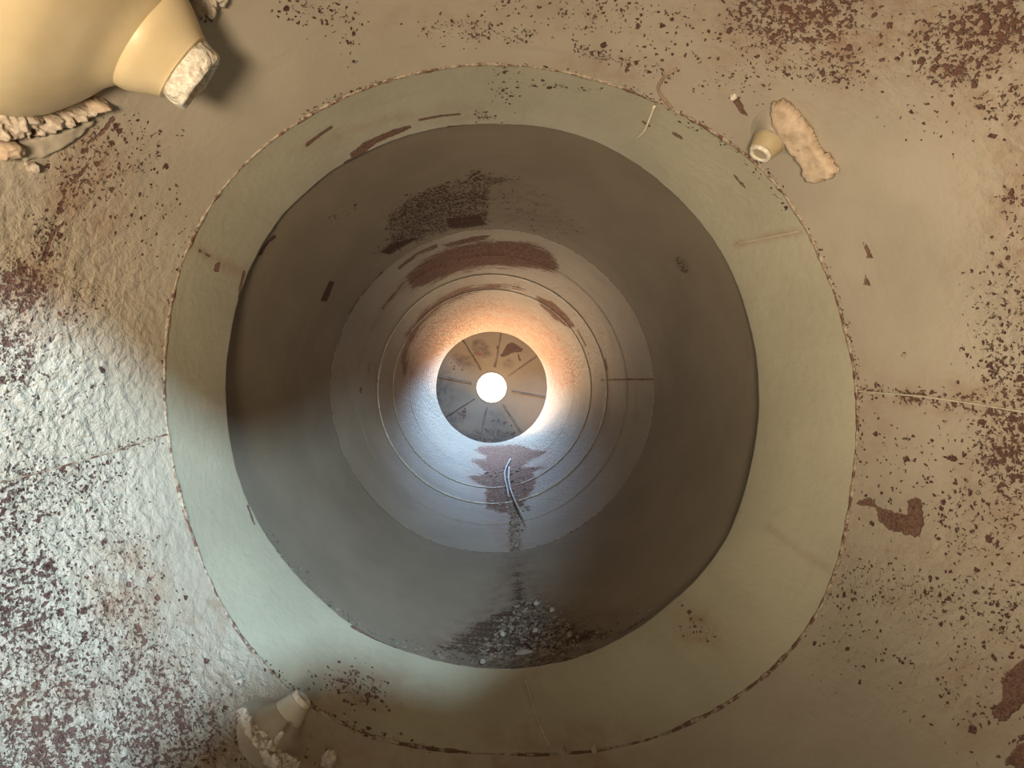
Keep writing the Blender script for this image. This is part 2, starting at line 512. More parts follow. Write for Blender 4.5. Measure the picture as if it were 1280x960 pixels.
def wob(P, amp, k, ch=0.0):
    """gentle dents along the surface, radial"""
    out = P.copy()
    rows = P.shape[0]
    c = P.mean(1, keepdims=True)
    d = P - c; L = np.linalg.norm(d, axis=2, keepdims=True)
    Yv = P[:, 0, 1]
    A = np.zeros((rows, NT))
    for q in range(5):
        kk = rng.integers(2, 11); ph = rng.uniform(0, 6.28); ky = rng.uniform(2, 9) * k
        A += np.sin(kk * TH[None, :] + ph + ky * Yv[:, None]) / (1 + .25 * kk)
    return P + d / L * (A * amp)[:, :, None]


# near section: widening cone towards the mouth
cen = np.array([(C1[0] - VX) / F * Y1, (VY - C1[1]) / F * Y1])
ys = np.concatenate([np.linspace(-.25, .45, 16), np.linspace(.47, Y1, 150)])
Rm = R1 / F * Y1
rows = []
for y in ys:
    s = min(1, max(0, (Y1 - y) / .35)); s = s * s * (3 - 2 * s)
    base = Rm * (1 - s) + Rm.mean() * s
    rows.append(ring3(cen[0], cen[1], base + .27 * (Y1 - y), y))
Pn = np.array(rows)
fade = np.clip((Y1 - ys) / .1, 0, 1)
Pn = Pn + (wob(Pn, .0016, 1) - Pn) * fade[:, None, None]
wall_near = finish_wall('wall_near', Pn, M_near, wear_near,
                        'pitted cream painted steel cone around the mouth of the duct', 'duct wall')

# throat: bell curve in to the lip
ts = np.linspace(0, 1, 60)
A0, A1 = ring(C1, R1, Y1), ring(C2, R2, Y2)
rows = []
for t in ts:
    y = Y1 + (Y2 - Y1) * t
    e = 1 - (1 - t) ** 1.3
    p = A0 * (1 - e) + A1 * e; p[:, 1] = y
    rows.append(p)
cl = A1.mean(0); dl = A1 - cl; dl /= np.linalg.norm(dl, axis=1, keepdims=True)
rows.append(A1 + dl * .004 + np.array([0, .003, 0]))
rows.append(A1 + dl * .016 + np.array([0, .004, 0]))
wall_throat = finish_wall('wall_throat', np.array(rows), M_throat, wear_throat,
                          'smooth pale bell shaped steel throat inside the weld ring', 'duct wall')

# barrel: slightly wider than the lip
A2b = ring3(cl[0], cl[2], .588, Y2 - .012)
A3 = ring((615.5, 488.5), 202, Y3)
rows = [A2b * (1 - t) + A3 * t for t in np.linspace(0, 1, 110)]
# overlap step on the seam
cb = A3.mean(0); db = A3 - cb; db /= np.linalg.norm(db, axis=1, keepdims=True)
rows.append(A3 + db * .006 + np.array([0, .002, 0]))
Pb = wob(np.array(rows), .0010, 1)
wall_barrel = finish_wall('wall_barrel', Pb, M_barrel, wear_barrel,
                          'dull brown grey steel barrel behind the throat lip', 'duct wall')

# far tapered length
A4 = ring((614.5, 484), 69.5, Y4)
A3f = A3 + np.array([0, -.001, 0]) + db * .0008
steps = {}
rows = []
tt = np.concatenate([np.linspace(0, .5, 110), np.linspace(.505, 1, 90)])
for t in tt:
    e = t ** 1.45
    p = A3f * (1 - e) + A4 * e
    p[:, 1] = A3f[:, 1] * (1 - t) + A4[:, 1] * t
    y = p[0, 1]
    # plates lap at the hoops
    for yy in (2.30, 2.56, 2.78, 3.05):
        if y > yy: p = p - (p - p.mean(0)) * (.006 * math.exp(-(y - yy) * 9))
    rows.append(p)
c4 = A4.mean(0); d4 = A4 - c4; d4 /= np.linalg.norm(d4, axis=1, keepdims=True)
rows.append(A4 + d4 * .004 + np.array([0, .004, 0]))
rows.append(A4 + d4 * .02 + np.array([0, .004, 0]))
Pf = wob(np.array(rows), .0007, 2)
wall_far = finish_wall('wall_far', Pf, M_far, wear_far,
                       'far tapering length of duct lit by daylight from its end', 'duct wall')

# end cap: shallow cone of eight plates with a round hole
rows = []
YE0, YE1, RE = 4.06, 4.20, .62
ce = (0.001, -.012)
hole = 18.5 / F * YE1
hc = ((614.5 - VX) / F * YE1, (VY - 484.5) / F * YE1)
rowsE = []
for t in np.linspace(0, 1, 90):
    R = RE * (1 - t) + hole * t
    cx = ce[0] * (1 - t) + hc[0] * t; cz = ce[1] * (1 - t) + hc[1] * t
    rowsE.append(ring3(cx, cz, R, YE0 + (YE1 - YE0) * t))


def wear_cap(f):
    B, S, P = f.blob, f.stroke, f.poly
    P(1, [(628, 441), (634, 430), (640, 427), (646, 431), (654, 436), (652, 440), (640, 441), (634, 445), (628, 447), (624, 444)], .8, 2)
    S(1, [(648, 443), (650, 450)], 1.6, .7)
    S(1, [(622, 433), (622, 436)], 2, .7)
    S(1, [(618, 458), (622, 445)], 1.6, .6)
    P(2, [(592, 426), (602, 424), (610, 432), (614, 443), (606, 447), (594, 443), (590, 433)], .85, 2.5)
    P(2, [(564, 446), (572, 442), (586, 446), (590, 456), (580, 460), (572, 454)], .8, 3)
    B(2, 635, 454, 6, 6, .6)
    B(2, 556, 478, 10, 18, .7)
    B(2, 560, 500, 10, 10, .4)
    B(2, 568, 522, 14, 8, .7)
    B(2, 615, 545, 30, 9, .8)
    B(2, 620, 525, 18, 14, .35)
    B(0, 615, 545, 30, 10, .5)
    B(0, 575, 520, 16, 10, .45)
    B(0, 625, 530, 16, 10, .4)
    B(0, 565, 460, 18, 16, .35)
    B(0, 600, 438, 10, 10, .4)
    S(2, [(545, 484), (550, 515), (570, 540), (600, 553), (640, 550)], 6, .9)


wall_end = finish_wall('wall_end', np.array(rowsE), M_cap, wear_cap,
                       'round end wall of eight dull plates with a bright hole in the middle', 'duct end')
SEAMS = [80, 34, -11, -57, -103, -147, 169, 122]
for d in SEAMS:
    a = math.radians(d); ca, sa = math.cos(a), math.sin(a)
    V, Fc = [], []
    n_ = 14
    for i in range(n_ + 1):
        t = .02 + .9 * i / n_
        R = RE * (1 - t) + hole * t; y = YE0 + (YE1 - YE0) * t
        cx = ce[0] * (1 - t) + hc[0] * t; cz = ce[1] * (1 - t) + hc[1] * t
        for (u, dy) in ((-.006, .001), (-.004, -.007), (.003, -.007), (.006, .001)):
            V.append((cx + R * ca - u * sa, y + dy, cz + R * sa + u * ca))
    for i in range(n_):
        for j in range(3):
            Fc.append((i * 4 + j, i * 4 + j + 1, (i + 1) * 4 + j + 1, (i + 1) * 4 + j))
    o = link('plate_seam', mesh_np('plate_seam', V, Fc), M_cap, wall_end, smooth=False)
    me = o.data
    c = np.zeros((len(V), 4), np.float32); c[:, 2] = .7; c[:, 0] = .25
    me.attributes.new('wear', 'FLOAT_COLOR', 'POINT').data.foreach_set('color', c.ravel())
# collar round the hole
Vc, Fc = [], []
n_ = 72
for i in range(n_):
    a = 2 * PI * i / n_
    for (dr, dy) in ((.0, -.002), (.0, .05), (.006, .05), (.006, -.004), (.003, -.006)):
        R = hole - .001 + dr
        Vc.append((hc[0] + R * math.cos(a), YE1 + dy, hc[1] + R * math.sin(a)))
for i in range(n_):
    for j in range(5):
        Fc.append((i * 5 + j, i * 5 + (j + 1) % 5, ((i + 1) % n_) * 5 + (j + 1) % 5, ((i + 1) % n_) * 5 + j))
link('hole_collar', mesh_np('hole_collar', Vc, Fc), M_bead_p, wall_end)

# rays on the walls
def bvh(o):
    me = o.data
    return BVHTree.FromPolygons([v.co.copy() for v in me.vertices], [tuple(p.vertices) for p in me.polygons])


BV = {k: bvh(o) for k, o in (('near', wall_near), ('throat', wall_throat), ('barrel', wall_barrel), ('far', wall_far), ('end', wall_end))}


def hit(px, py, which):
    d = ray(px, py)
    h = BV[which].ray_cast(Vector((0, 0, 0)), d)
    if h[0] is None: return None, None
    p, n = h[0], h[1]
    if n.dot(d) > 0: n = -n
    return p, n


def inward(p, which):
    """nearest wall point and its normal pointing into the duct"""
    q, n, i, dd = BV[which].find_nearest(p)
    c = Vector((.015, q.y, -.03))
    if n.dot(c - q) < 0: n = -n
    return q, n


# ------------------------------------------------------------------ weld beads
def bead(name, P, rad, mat, label, jit=.4, sub=8, proud=.35):
    """irregular bead round a hoop of points P (n x 3)"""
    n_ = len(P); c = P.mean(0)
    V = np.zeros((n_, sub, 3))
    for i in range(n_):
        d = P[i] - c; d /= np.linalg.norm(d)
        t = TH[i]
        q = Vector((math.cos(t) * 40, math.sin(t) * 40, P[0, 1] * 7))
        a = rad * (1 + jit * noise.noise(q) + jit * .8 * noise.noise(q * .22))
        off = .45 * rad * noise.noise(q * .35 + Vector((9, 3, 1)))
        for j in range(sub):
            b = 2 * PI * j / sub
            V[i, j] = P[i] - d * (a * math.cos(b) * .8 - rad * (.5 - proud)) + np.array([0, a * math.sin(b) + off, 0])
    Fc = []
    idx = lambda i, j: (i % n_) * sub + j % sub
    me = mesh_np(name, V.reshape(-1, 3), [(idx(i, j), idx(i, j + 1), idx(i + 1, j + 1), idx(i + 1, j)) for i in range(n_) for j in range(sub)])
    o = link(name, me, mat)
    tag(o, label, 'weld bead', kind='structure')
    return o


bead('trim_1', ring(C1, R1, Y1), .0031, M_bead, 'crusty weld ring between the mouth cone and the smooth throat', .7)
bead('trim_2', A3 + np.array([0, .001, 0]), .0017, M_bead, 'thin seam ring half way down the dark barrel', .6, proud=.2)
bead('trim_3', Pf[np.argmin(abs(Pf[:, 0, 1] - 2.56))], .0035, M_bead_p, 'rough seam ring in the lit far length', .6)
bead('trim_4', Pf[np.argmin(abs(Pf[:, 0, 1] - 2.78))], .003, M_bead_p, 'second rough seam ring in the lit far length', .6)


def seam_line(name, pts, which, rad, mat, label, sub=7, jit=.5):
    """weld bead along the wall through image-measured points"""
    out = []
    for (x0, y0), (x1, y1) in zip(pts[:-1], pts[1:]):
        k = max(2, int(math.hypot(x1 - x0, y1 - y0) / 3))
        for i in range(k):
            out.append((x0 + (x1 - x0) * i / k, y0 + (y1 - y0) * i / k))
    PN = [hit(x, y, which) for x, y in out]
    PN = [q for q in PN if q[0] is not None]
    return tube(name, [p + n * rad * .25 for p, n in PN], [rad * (1 + jit * noise.noise(p * 140)) for p, n in PN], mat, label, 'weld bead', sub, kind='structure')


def tube(name, pts, rads, mat, label=None, cat=None, sub=7, kind=None, group=None, parent=None):
    V, Fc = [], []
    up = Vector((.3, .2, .93))
    n_ = len(pts)
    for i, p in enumerate(pts):
        t = (pts[min(i + 1, n_ - 1)] - pts[max(i - 1, 0)]).normalized()
        a = t.cross(up)
        if a.length < .1: a = t.cross(Vector((1, 0, 0)))
        a.normalize(); b = t.cross(a)
        for j in range(sub):
            q = 2 * PI * j / sub
            V.append(p + (a * math.cos(q) + b * math.sin(q)) * rads[i])
    for i in range(n_ - 1):
        for j in range(sub):
            Fc.append((i * sub + j, i * sub + (j + 1) % sub, (i + 1) * sub + (j + 1) % sub, (i + 1) * sub + j))
    Fc.append(tuple(range(sub))[::-1]); Fc.append(tuple((n_ - 1) * sub + j for j in range(sub)))
    if parent is None:
        base = pts[0].copy()
        V = [v - base for v in V]
    o = link(name, mesh_np(name, V, Fc), mat, parent)
    if parent is None: o.location = base
    tag(o, label, cat, group, kind)
    return o


seam_line('trim_5', [(1073, 489), (1150, 495), (1220, 505), (1310, 520)], 'near', .0016, M_bead_p, 'weld seam running along the right side of the mouth cone')
seam_line('trim_6', [(208, 543), (130, 568), (60, 588), (-20, 608)], 'near', .0014, M_bead, 'weld seam running along the left side of the mouth cone')
seam_line('trim_7', [(922, 304), (960, 297), (1000, 289)], 'throat', .0012, M_bead_p, 'faint seam across the right of the smooth throat')
seam_line('trim_8', [(657, 850), (672, 900), (688, 936)], 'throat', .0010, M_bead_p, 'faint seam across the bottom of the smooth throat')


# ------------------------------------------------------------------ spray nozzles
def lathe(name, prof, M, mat, parent, seg=96, lump=0.0, seed=0, k=60, frame=None):
    """prof: (z, r) along the nozzle axis; M places it"""
    V, Fc = [], []
    n_ = len(prof)
    for (z, r) in prof:
        for j in range(seg):
            a = 2 * PI * j / seg
            v = Vector((r * math.cos(a), r * math.sin(a), z))
            if lump:
                s = noise.noise(v * k + Vector((seed, 0, 0))) + .6 * noise.noise(v * k * 2.3 + Vector((0, seed, 0)))
                v += Vector((math.cos(a), math.sin(a), .6)) * lump * s
            V.append((frame(z) @ Vector((v.x, v.y, 0))) if frame else (M @ v))
    for i in range(n_ - 1):
        for j in range(seg):
            Fc.append((i * seg + j, i * seg + (j + 1) % seg, (i + 1) * seg + (j + 1) % seg, (i + 1) * seg + j))
    if prof[-1][1] < 1e-4 * 50: pass
    o = link(name, mesh_np(name, V, Fc), mat, parent)
    return o


def smooth_prof(pts, n_=60):
    """Catmull-Rom through (z, r)"""
    out = []
    P = [pts[0]] + list(pts) + [pts[-1]]
    for i in range(1, len(P) - 2):
        for k in range(n_ // (len(pts) - 1)):
            t = k / (n_ // (len(pts) - 1))
            q = []
            for c in (0, 1):
                p0, p1, p2, p3 = P[i - 1][c], P[i][c], P[i + 1][c], P[i + 2][c]
                q.append(.5 * (2 * p1 + (p2 - p0) * t + (2 * p0 - 5 * p1 + 4 * p2 - p3) * t * t + (3 * p1 - p0 - 3 * p2 + p3) * t ** 3))
            out.append(tuple(q))
    out.append(pts[-1])
    return out


def nozzle(base_px, base_Y, tip_px, tip_Y, tip_r, base_r, label, mats, body_pts=None, seed=0, cone_r=2.05, cone_z=.52, ring_h=.55, lump=.045, seat=False):
    Bp, nw = hit(*base_px, 'near') if seat else (w3(*base_px, base_Y), None); Tp = w3(*tip_px, tip_Y)
    ax = (Tp - Bp); L = ax.length; ax.normalize()
    rot = ax.to_track_quat('Z', 'Y').to_matrix().to_4x4()
    root = empty('spray_nozzle', Bp)
    tag(root, label, 'nozzle', 'spray nozzles set in the mouth cone')
    Mx = rot
    r = tip_r
    zc = L * cone_z
    body_pts = body_pts or [(-.40, 1.0), (-.12, 1.0), (.10, .93), (.28, .78), (.42, .60)]
    prof = [(z * L, f * base_r) for z, f in body_pts] + [(zc, r * cone_r * 1.04), (zc + .02 * L, r * cone_r * .98)]
    fr = None
    if seat:                                    # the body leaves the wall square to it and bends into the outlet axis
        C = ax * zc; K = nw * zc * .5
        def fr(z):
            t = max(0.0, min(1.0, z / zc))
            c = K * 2 * t * (1 - t) + C * t * t + (nw * z if z < 0 else Vector()) + (ax * (z - zc) if z > zc else Vector())
            d = (nw * (1 - t) + ax * t).normalized()
            return Matrix.Translation(c) @ d.to_track_quat('Z', 'Y').to_matrix().to_4x4()
    lathe('body', smooth_prof(prof), Mx, mats[0], root, frame=fr)
    cone = [(zc - .03 * L, r * cone_r), (zc + .1 * L, r * (cone_r * .9 + .1)), (L * .93, r * 1.13), (L * .955, r * 1.10), (L * .965, r * 1.0), (L * .955, r * .9)]
    c = lathe('outlet_cone', smooth_prof(cone, 50), Mx, mats[1], root)
    h = r * ring_h
    z0 = L * .95
    ringp = [(z0, r * .99), (z0 + h * .4, r * 1.0), (z0 + h * .85, r * .96), (z0 + h, r * .86), (z0 + h * .97, r * .72), (z0 + h * .7, r * .62), (z0 + h * .5, r * .6)]
    dense = smooth_prof(ringp, 36)
    lathe('outlet_ring', dense, Mx, mats[2], root, 120, lump * r, seed, 2.2 / r)
    face = [(z0 + h * .55, r * .66), (z0 + h * .62, r * .45), (z0 + h * .55, r * .2), (z0 + h * .55, r * .001)]
    f_ = lathe('orifice', smooth_prof(face, 24), Mx, mats[3], root, 60, lump * r, seed + 3, 2.0 / r)
    return root, Bp, ax


noz_tl = nozzle((94, -28), .625, (234, 89), .690, .0415, .182,
                'large cream spray nozzle with a crusted white outlet in the upper left', (M_cream, M_cream, M_crust, M_face),
                [(-.45, .96), (-.15, 1.0), (.08, .98), (.28, .87), (.44, .66), (.54, .48)], seed=1, ring_h=.62, lump=.07, cone_r=1.62, cone_z=.62)
FL = [(-.35, 1.04), (-.10, .98), (.04, .82), (.14, .64), (.26, .50), (.38, .42)]
noz_bl = nozzle((345, 911), 0, (376, 876), .920, .0178, .078,
                'small greyish spray nozzle low on the left beside a white splinter', (M_grey, M_pale, M_ring, M_face), FL, seed=5, ring_h=.55, cone_r=1.55, cone_z=.48, seat=True)
noz_tr = nozzle((970, 165), 0, (950, 192), .906, .0180, .050,
                'small tan spray nozzle in the upper right under a tan mortar slab', (M_grey, M_tan, M_ring, M_tan), FL, seed=9, ring_h=.30, cone_r=1.42, cone_z=.46, seat=True)


# ------------------------------------------------------------------ slabs and lumps stuck on the wall
def slab(name, poly, which, thick, mat, label, cat, group=None, kind=None, step=2.0, edge=6.0, k=60, rough=.6, seed=0, lift=0.0):
    xs = [p[0] for p in poly]; ys_ = [p[1] for p in poly]
    gx = np.arange(min(xs) - step, max(xs) + step * 2, step); gy = np.arange(min(ys_) - step, max(ys_) + step * 2, step)
    X, Y = np.meshgrid(gx, gy)
    f = Field(X.ravel(), Y.ravel())
    idx = np.arange(X.size)
    P_ = list(poly)
    ins = np.zeros(X.size, bool)
    for (x0, y0), (x1, y1) in zip(P_, P_[1:] + P_[:1]):
        if y0 == y1: continue
        ins ^= ((y0 > f.py) != (y1 > f.py)) & (f.px < (x1 - x0) * (f.py - y0) / (y1 - y0) + x0)
    d = f._seg(P_ + P_[:1], idx)
    d = np.where(ins, d, -d)
    jx = np.array([noise.noise(Vector((x * .12, y * .12, seed))) * edge * .5 for x, y in zip(f.px, f.py)])
    d = d + jx
    H = {}
    top, bot = {}, {}
    V = []
    nx, ny = len(gx), len(gy)
    for i in range(X.size):
        if d[i] < -step * .8: continue
        p, n = hit(f.px[i], f.py[i], which)
        if p is None: continue
        e = min(1, max(0, d[i] / edge)); e = math.sqrt(e * (2 - e))
        q = p * k + Vector((seed * 3.1, 0, 0))
        h = thick * e * (1 + rough * noise.noise(q) + rough * .6 * noise.noise(q * 2.7)) + lift
        H[i] = True
        top[i] = len(V); V.append(p + n * max(h, .0002))
        bot[i] = len(V); V.append(p - n * .002)
    Fc = []
    edges = {}
    for r_ in range(ny - 1):
        for c_ in range(nx - 1):
            q = [r_ * nx + c_, r_ * nx + c_ + 1, (r_ + 1) * nx + c_ + 1, (r_ + 1) * nx + c_]
            if all(i in top for i in q):
                Fc.append([top[i] for i in q]); Fc.append([bot[i] for i in q][::-1])
                for a, b in zip(q, q[1:] + q[:1]):
                    if (b, a) in edges: del edges[(b, a)]
                    else: edges[(a, b)] = 1
    for a, b in edges: Fc.append([top[a], bot[a], bot[b], top[b]])
    c = sum(V, Vector()) / len(V)
    me = mesh_np(name, [v - c for v in V], Fc)
    bm = bmesh.new(); bm.from_mesh(me)
    bmesh.ops.delete(bm, geom=[v for v in bm.verts if not v.link_faces], context='VERTS')
    bmesh.ops.recalc_face_normals(bm, faces=bm.faces[:]); bm.to_mesh(me); bm.free()
    o = link(name, me, mat); o.location = c
    return tag(o, label, cat, group, kind)


G = 'mortar left around the nozzle seats'
slab('mortar_slab', [(966, 126), (982, 122), (1000, 140), (1012, 152), (1020, 166), (1024, 180), (1038, 192), (1050, 208), (1044, 220),
                     (1026, 226), (1012, 224), (1007, 208), (1000, 196), (990, 184), (979, 168), (968, 148)], 'near', .014, M_mortar,
     'long tan mortar slab hanging above the small upper right nozzle', 'mortar', G, edge=6, rough=.32, k=26, seed=2, lift=.004)
slab('mortar_crust', [(-20, 128), (10, 134), (50, 144), (90, 138), (122, 122), (132, 126), (118, 142), (88, 152), (52, 168), (30, 172), (-20, 172)],
     'near', .014, M_mortar2, 'pale broken mortar crust under the large upper left nozzle', 'mortar', G, edge=5, rough=.9, k=70, seed=4)
slab('mortar_crust', [(236, -12), (290, -12), (276, 6), (262, 18), (250, 28), (242, 12)], 'near', .014, M_mortar2,
     'pale ridged mortar crust right of the large nozzle at the top edge', 'mortar', G, edge=5, rough=.8, k=80, seed=6)
slab('mortar_slab', [(18, 176), (50, 168), (84, 156), (112, 146), (118, 150), (96, 170), (76, 184), (54, 196), (28, 200)], 'near', .007, M_grey,
     'flat grey mortar slab below the pale crust of the large nozzle', 'mortar', G, edge=4, rough=.35, k=40, seed=21)
slab('mortar_lump', [(-12, 176), (10, 172), (26, 180), (22, 190), (10, 198), (-12, 196)], 'near', .022, M_mortar,
     'orange tan mortar lump at the left edge below the large nozzle', 'mortar', G, edge=6, rough=.4, k=60, seed=8)
slab('mortar_lump', [(104, 124), (122, 120), (131, 126), (128, 133), (112, 136), (104, 131)], 'near', .018, M_mortar,
     'small cream mortar lump under the right side of the large nozzle', 'mortar', G, edge=5, rough=.4, seed=9)
slab('mortar_lump', [(30, 204), (42, 202), (47, 208), (42, 215), (33, 213)], 'near', .012, M_mortar2,
     'small grey drip of mortar below the orange tan lump', 'mortar', G, edge=4, rough=.4, seed=10)
slab('mortar_crust', [(293, 890), (302, 892), (318, 918), (334, 936), (352, 950), (372, 966), (340, 968), (322, 950), (304, 924)], 'near', .012, M_crust,
     'white crumbly mortar edge along the lower left nozzle seat', 'mortar', G, edge=3.5, rough=1.1, k=120, seed=11, step=1.5, lift=.006)
slab('mortar_lump', [(404, 944), (412, 940), (420, 944), (420, 955), (412, 962), (402, 956)], 'near', .012, M_crust,
     'white mortar lump right of the lower left nozzle seat', 'mortar', G, edge=4, rough=.9, k=110, seed=12, step=1.5)
slab('mortar_lump', [(292, 852), (300, 846), (307, 850), (303, 858), (295, 862)], 'near', .007, M_mortar2,
     'pale mortar crumb above the lower left nozzle seat', 'mortar', G, edge=3.5, rough=.9, k=110, seed=13, step=1.5)
slab('mortar_lump', [(318, 896), (325, 896), (328, 901), (322, 904)], 'near', .008, M_crust,
     'tiny white mortar crumb inside the lower left nozzle seat', 'mortar', G, edge=3, rough=.6, k=110, seed=14, step=1.2)
slab('mortar_lump', [(913, 119), (919, 117), (922, 122), (917, 126)], 'near', .008, M_crust,
     'tiny white mortar crumb left of the upper right nozzle', 'mortar', G, edge=3, rough=.6, k=110, seed=15, step=1.2)


def wall_path(pts, which, lifts, step=2.0):
    out = []
    n_ = len(pts)
    for s in range(n_ - 1):
        (x0, y0), (x1, y1) = pts[s], pts[s + 1]
        k = max(2, int(math.hypot(x1 - x0, y1 - y0) / step))
        for i in range(k + (1 if s == n_ - 2 else 0)):
            t = i / k
            p, n = hit(x0 + (x1 - x0) * t, y0 + (y1 - y0) * t, which)
            if p is None: continue
            out.append(p + n * (lifts[s] * (1 - t) + lifts[s + 1] * t))
    return out


def smooth_pts(P, it=6):
    P = [p.copy() for p in P]
    for _ in range(it):
        P = [P[0]] + [(P[i - 1] + P[i] * 2 + P[i + 1]) / 4 for i in range(1, len(P) - 1)] + [P[-1]]
    return P


# splinter beside the lower left nozzle
a = hit(340, 934, 'near'); p0 = a[0] + a[1] * .002
p1 = w3(353, 916, p0.y - .03)
tube('splinter', [p0 + (p1 - p0) * t for t in (0, .15, .5, .85, 1)], [.0055, .0062, .0056, .0046, .0030], M_crust,
     'short white splinter standing in the lower left nozzle crust', 'splinter', 6)
# paint curls near the top right of the weld ring
pp = smooth_pts(wall_path([(821, 124), (816, 140), (810, 155), (797, 168)], 'throat', [.004, .012, .016, .012]))
tube('paint_strip', pp, [.0028 * (1 - .45 * i / len(pp)) for i in range(len(pp))], M_strip,
     'thin white paint strip hanging from the weld ring at upper right', 'paint strip', 6)
pp = smooth_pts(wall_path([(846, 85), (830, 94), (823, 106), (826, 116), (840, 134)], 'near', [.002, .005, .006, .005, .002]))
tube('paint_strip', pp, [.0026] * len(pp), M_stripd, 'brown curled paint strip above the white hanging strip', 'paint strip', 6)
# drips at the bottom of the weld ring
for (x, y, hgt, lab) in ((703, 940, 13, 'pale pointed drip on the bottom weld ring nearest the seam'), (743, 938, 9, 'smaller pale pointed drip right of its taller neighbour')):
    a = hit(x, y, 'near') if hit(x, y, 'near')[0] is not None else hit(x, y, 'throat')
    a0 = a[0]; b0 = w3(x + 1, y - hgt, a0.y - .005)
    tube('drip', [a0 + (b0 - a0) * t for t in (-.2, .1, .5, 1)], [.009, .006, .0028, .0008], M_mortar, lab, 'drip', 8, group='drips on the bottom weld ring')

# screwed plug in the barrel wall
P0, n0 = hit(853, 331, 'barrel')
root = empty('wall_plug', P0); tag(root, 'dark round screwed plug on the right of the barrel wall', 'plug')
rot = n0.to_track_quat('Z', 'Y').to_matrix().to_4x4()
rp = .0205
lathe('plug_ring', smooth_prof([(-.002, rp * 1.12), (.003, rp * 1.12), (.006, rp * 1.0), (.004, rp * .82), (-.001, rp * .78)], 20), rot, M_plug, root, 48, .0006, 3, 120)
lathe('plug_core', smooth_prof([(-.001, rp * .5), (.006, rp * .48), (.008, rp * .40), (.0085, rp * .001)], 18), rot, M_plug, root, 6, .0004, 4, 120)

# two bent sticks lying on the duct floor
pp = smooth_pts(wall_path([(637, 587), (636, 600), (638, 613), (643, 627), (650, 642), (657, 654)], 'far', [.012, .010, .010, .018, .020, .022]), 4)
tube('bent_stick', pp, [.0052 * (1 - .25 * i / len(pp)) for i in range(len(pp))], M_twig,
     'longer grey bent stick lying on the rusty duct floor', 'stick', 7, group='sticks on the duct floor')
pp = smooth_pts(wall_path([(638.5, 575), (634, 584), (631, 592), (632, 604), (635, 615), (636, 623)], 'far', [.006, .008, .010, .012, .012, .010]), 3)
tube('bent_stick', pp, [.0050 * (1 - .2 * i / len(pp)) for i in range(len(pp))], M_twig,
     'shorter grey bent stick left of the longer one', 'stick', 7, group='sticks on the duct floor')


# rust scale on the floor
def scatter(name, sampler, count, which, size, mat, label, seed):
    r = random.Random(seed)
    V, Fc = [], []
    made = 0
    while made < count:
        x, y = sampler(r)
        p, n = hit(x, y, which)
        if p is None: continue
        made += 1
        s = size * (.35 + r.random() ** 2.2 * 1.3)
        t = Vector((r.uniform(-1, 1), r.uniform(-1, 1), r.uniform(-1, 1)))
        t = (t - n * t.dot(n)).normalized(); b = n.cross(t)
        tilt = r.uniform(-.6, .6)
        nn = (n + t * tilt).normalized(); t = (t - nn * t.dot(nn)).normalized(); b = nn.cross(t)
        el = r.uniform(.35, 1.0); th = s * r.uniform(.15, .45)
        k = r.choice((5, 6, 7)); base = len(V)
        rad = [r.uniform(.7, 1.15) for _ in range(k)]
        for lev in (0, 1):
            for j in range(k):
                q = 2 * PI * j / k
                V.append(p + n * s * .15 + (t * math.cos(q) * s + b * math.sin(q) * s * el) * rad[j] * (1 - .25 * lev) + nn * th * (lev - .3))
        for j in range(k):
            Fc.append((base + j, base + (j + 1) % k, base + k + (j + 1) % k, base + k + j))
        Fc.append(tuple(base + k + j for j in range(k))); Fc.append(tuple(base + j for j in range(k))[::-1])
    o = link(name, mesh_np(name, V, Fc), mat, smooth=False)
    return tag(o, label, 'debris', kind='stuff')


def tri_s(r):
    while True:
        x = r.gauss(668, 62); y = r.uniform(725, 838)
        top = 838 - 92 * math.exp(-((x - 668) / 62.0) ** 2) * (1 if x < 668 else 1.0)
        if y > top + r.gauss(0, 6): return x, y


def run_s(r):
    y = r.uniform(585, 690)
    w = 34 if y < 612 else (24 if y < 640 else 7)
    return 636 + (8 if y > 640 else 0) + r.gauss(0, w * .5), y


def lip_s(r):
    a = math.radians(r.uniform(-150, -50))
    q = 333 - abs(r.gauss(0, 7))
    return C2[0] + q * math.cos(a), C2[1] - q * math.sin(a)


scatter('rust_scale', tri_s, 1900, 'barrel', .0048, M_debris, 'heap of brown rust scale on the barrel floor behind the lip', 3)
scatter('rust_scale', run_s, 700, 'far', .0075, M_debris, 'trail of rust scale running along the far duct floor', 5)
scatter('rust_scale', lip_s, 420, 'barrel', .0040, M_debris, 'thin line of fine scale gathered against the throat lip', 8)


def flake(px, py, sx, sy, ang, label):
    p, n = hit(px, py, 'barrel')
    if p is None: return
    t = Vector((math.cos(ang), 0, 0)) + Vector((0, 1, 0)) * math.sin(ang); t = (t - n * t.dot(n)).normalized(); b = n.cross(t)
    k = 9; r = random.Random(int(px * 7 + py))
    V, Fc = [], []
    rad = [r.uniform(.75, 1.15) for _ in range(k)]
    for lev in (0, 1, 2):
        for j in range(k):
            q = 2 * PI * j / k
            V.append((t * math.cos(q) * sx + b * math.sin(q) * sy) * rad[j] * (1, .95, .6)[lev] + n * ((0, .003, .006)[lev] + .003 * math.sin(q)))
    for l in (0, 1):
        for j in range(k): Fc.append((l * k + j, l * k + (j + 1) % k, (l + 1) * k + (j + 1) % k, (l + 1) * k + j))
    Fc.append(tuple(2 * k + j for j in range(k))); Fc.append(tuple(range(k))[::-1])
    o = link('scale_flake', mesh_np('scale_flake', V, Fc), M_flake); o.location = p + n * .006
    tag(o, label, 'flake', 'larger flakes in the scale heap')


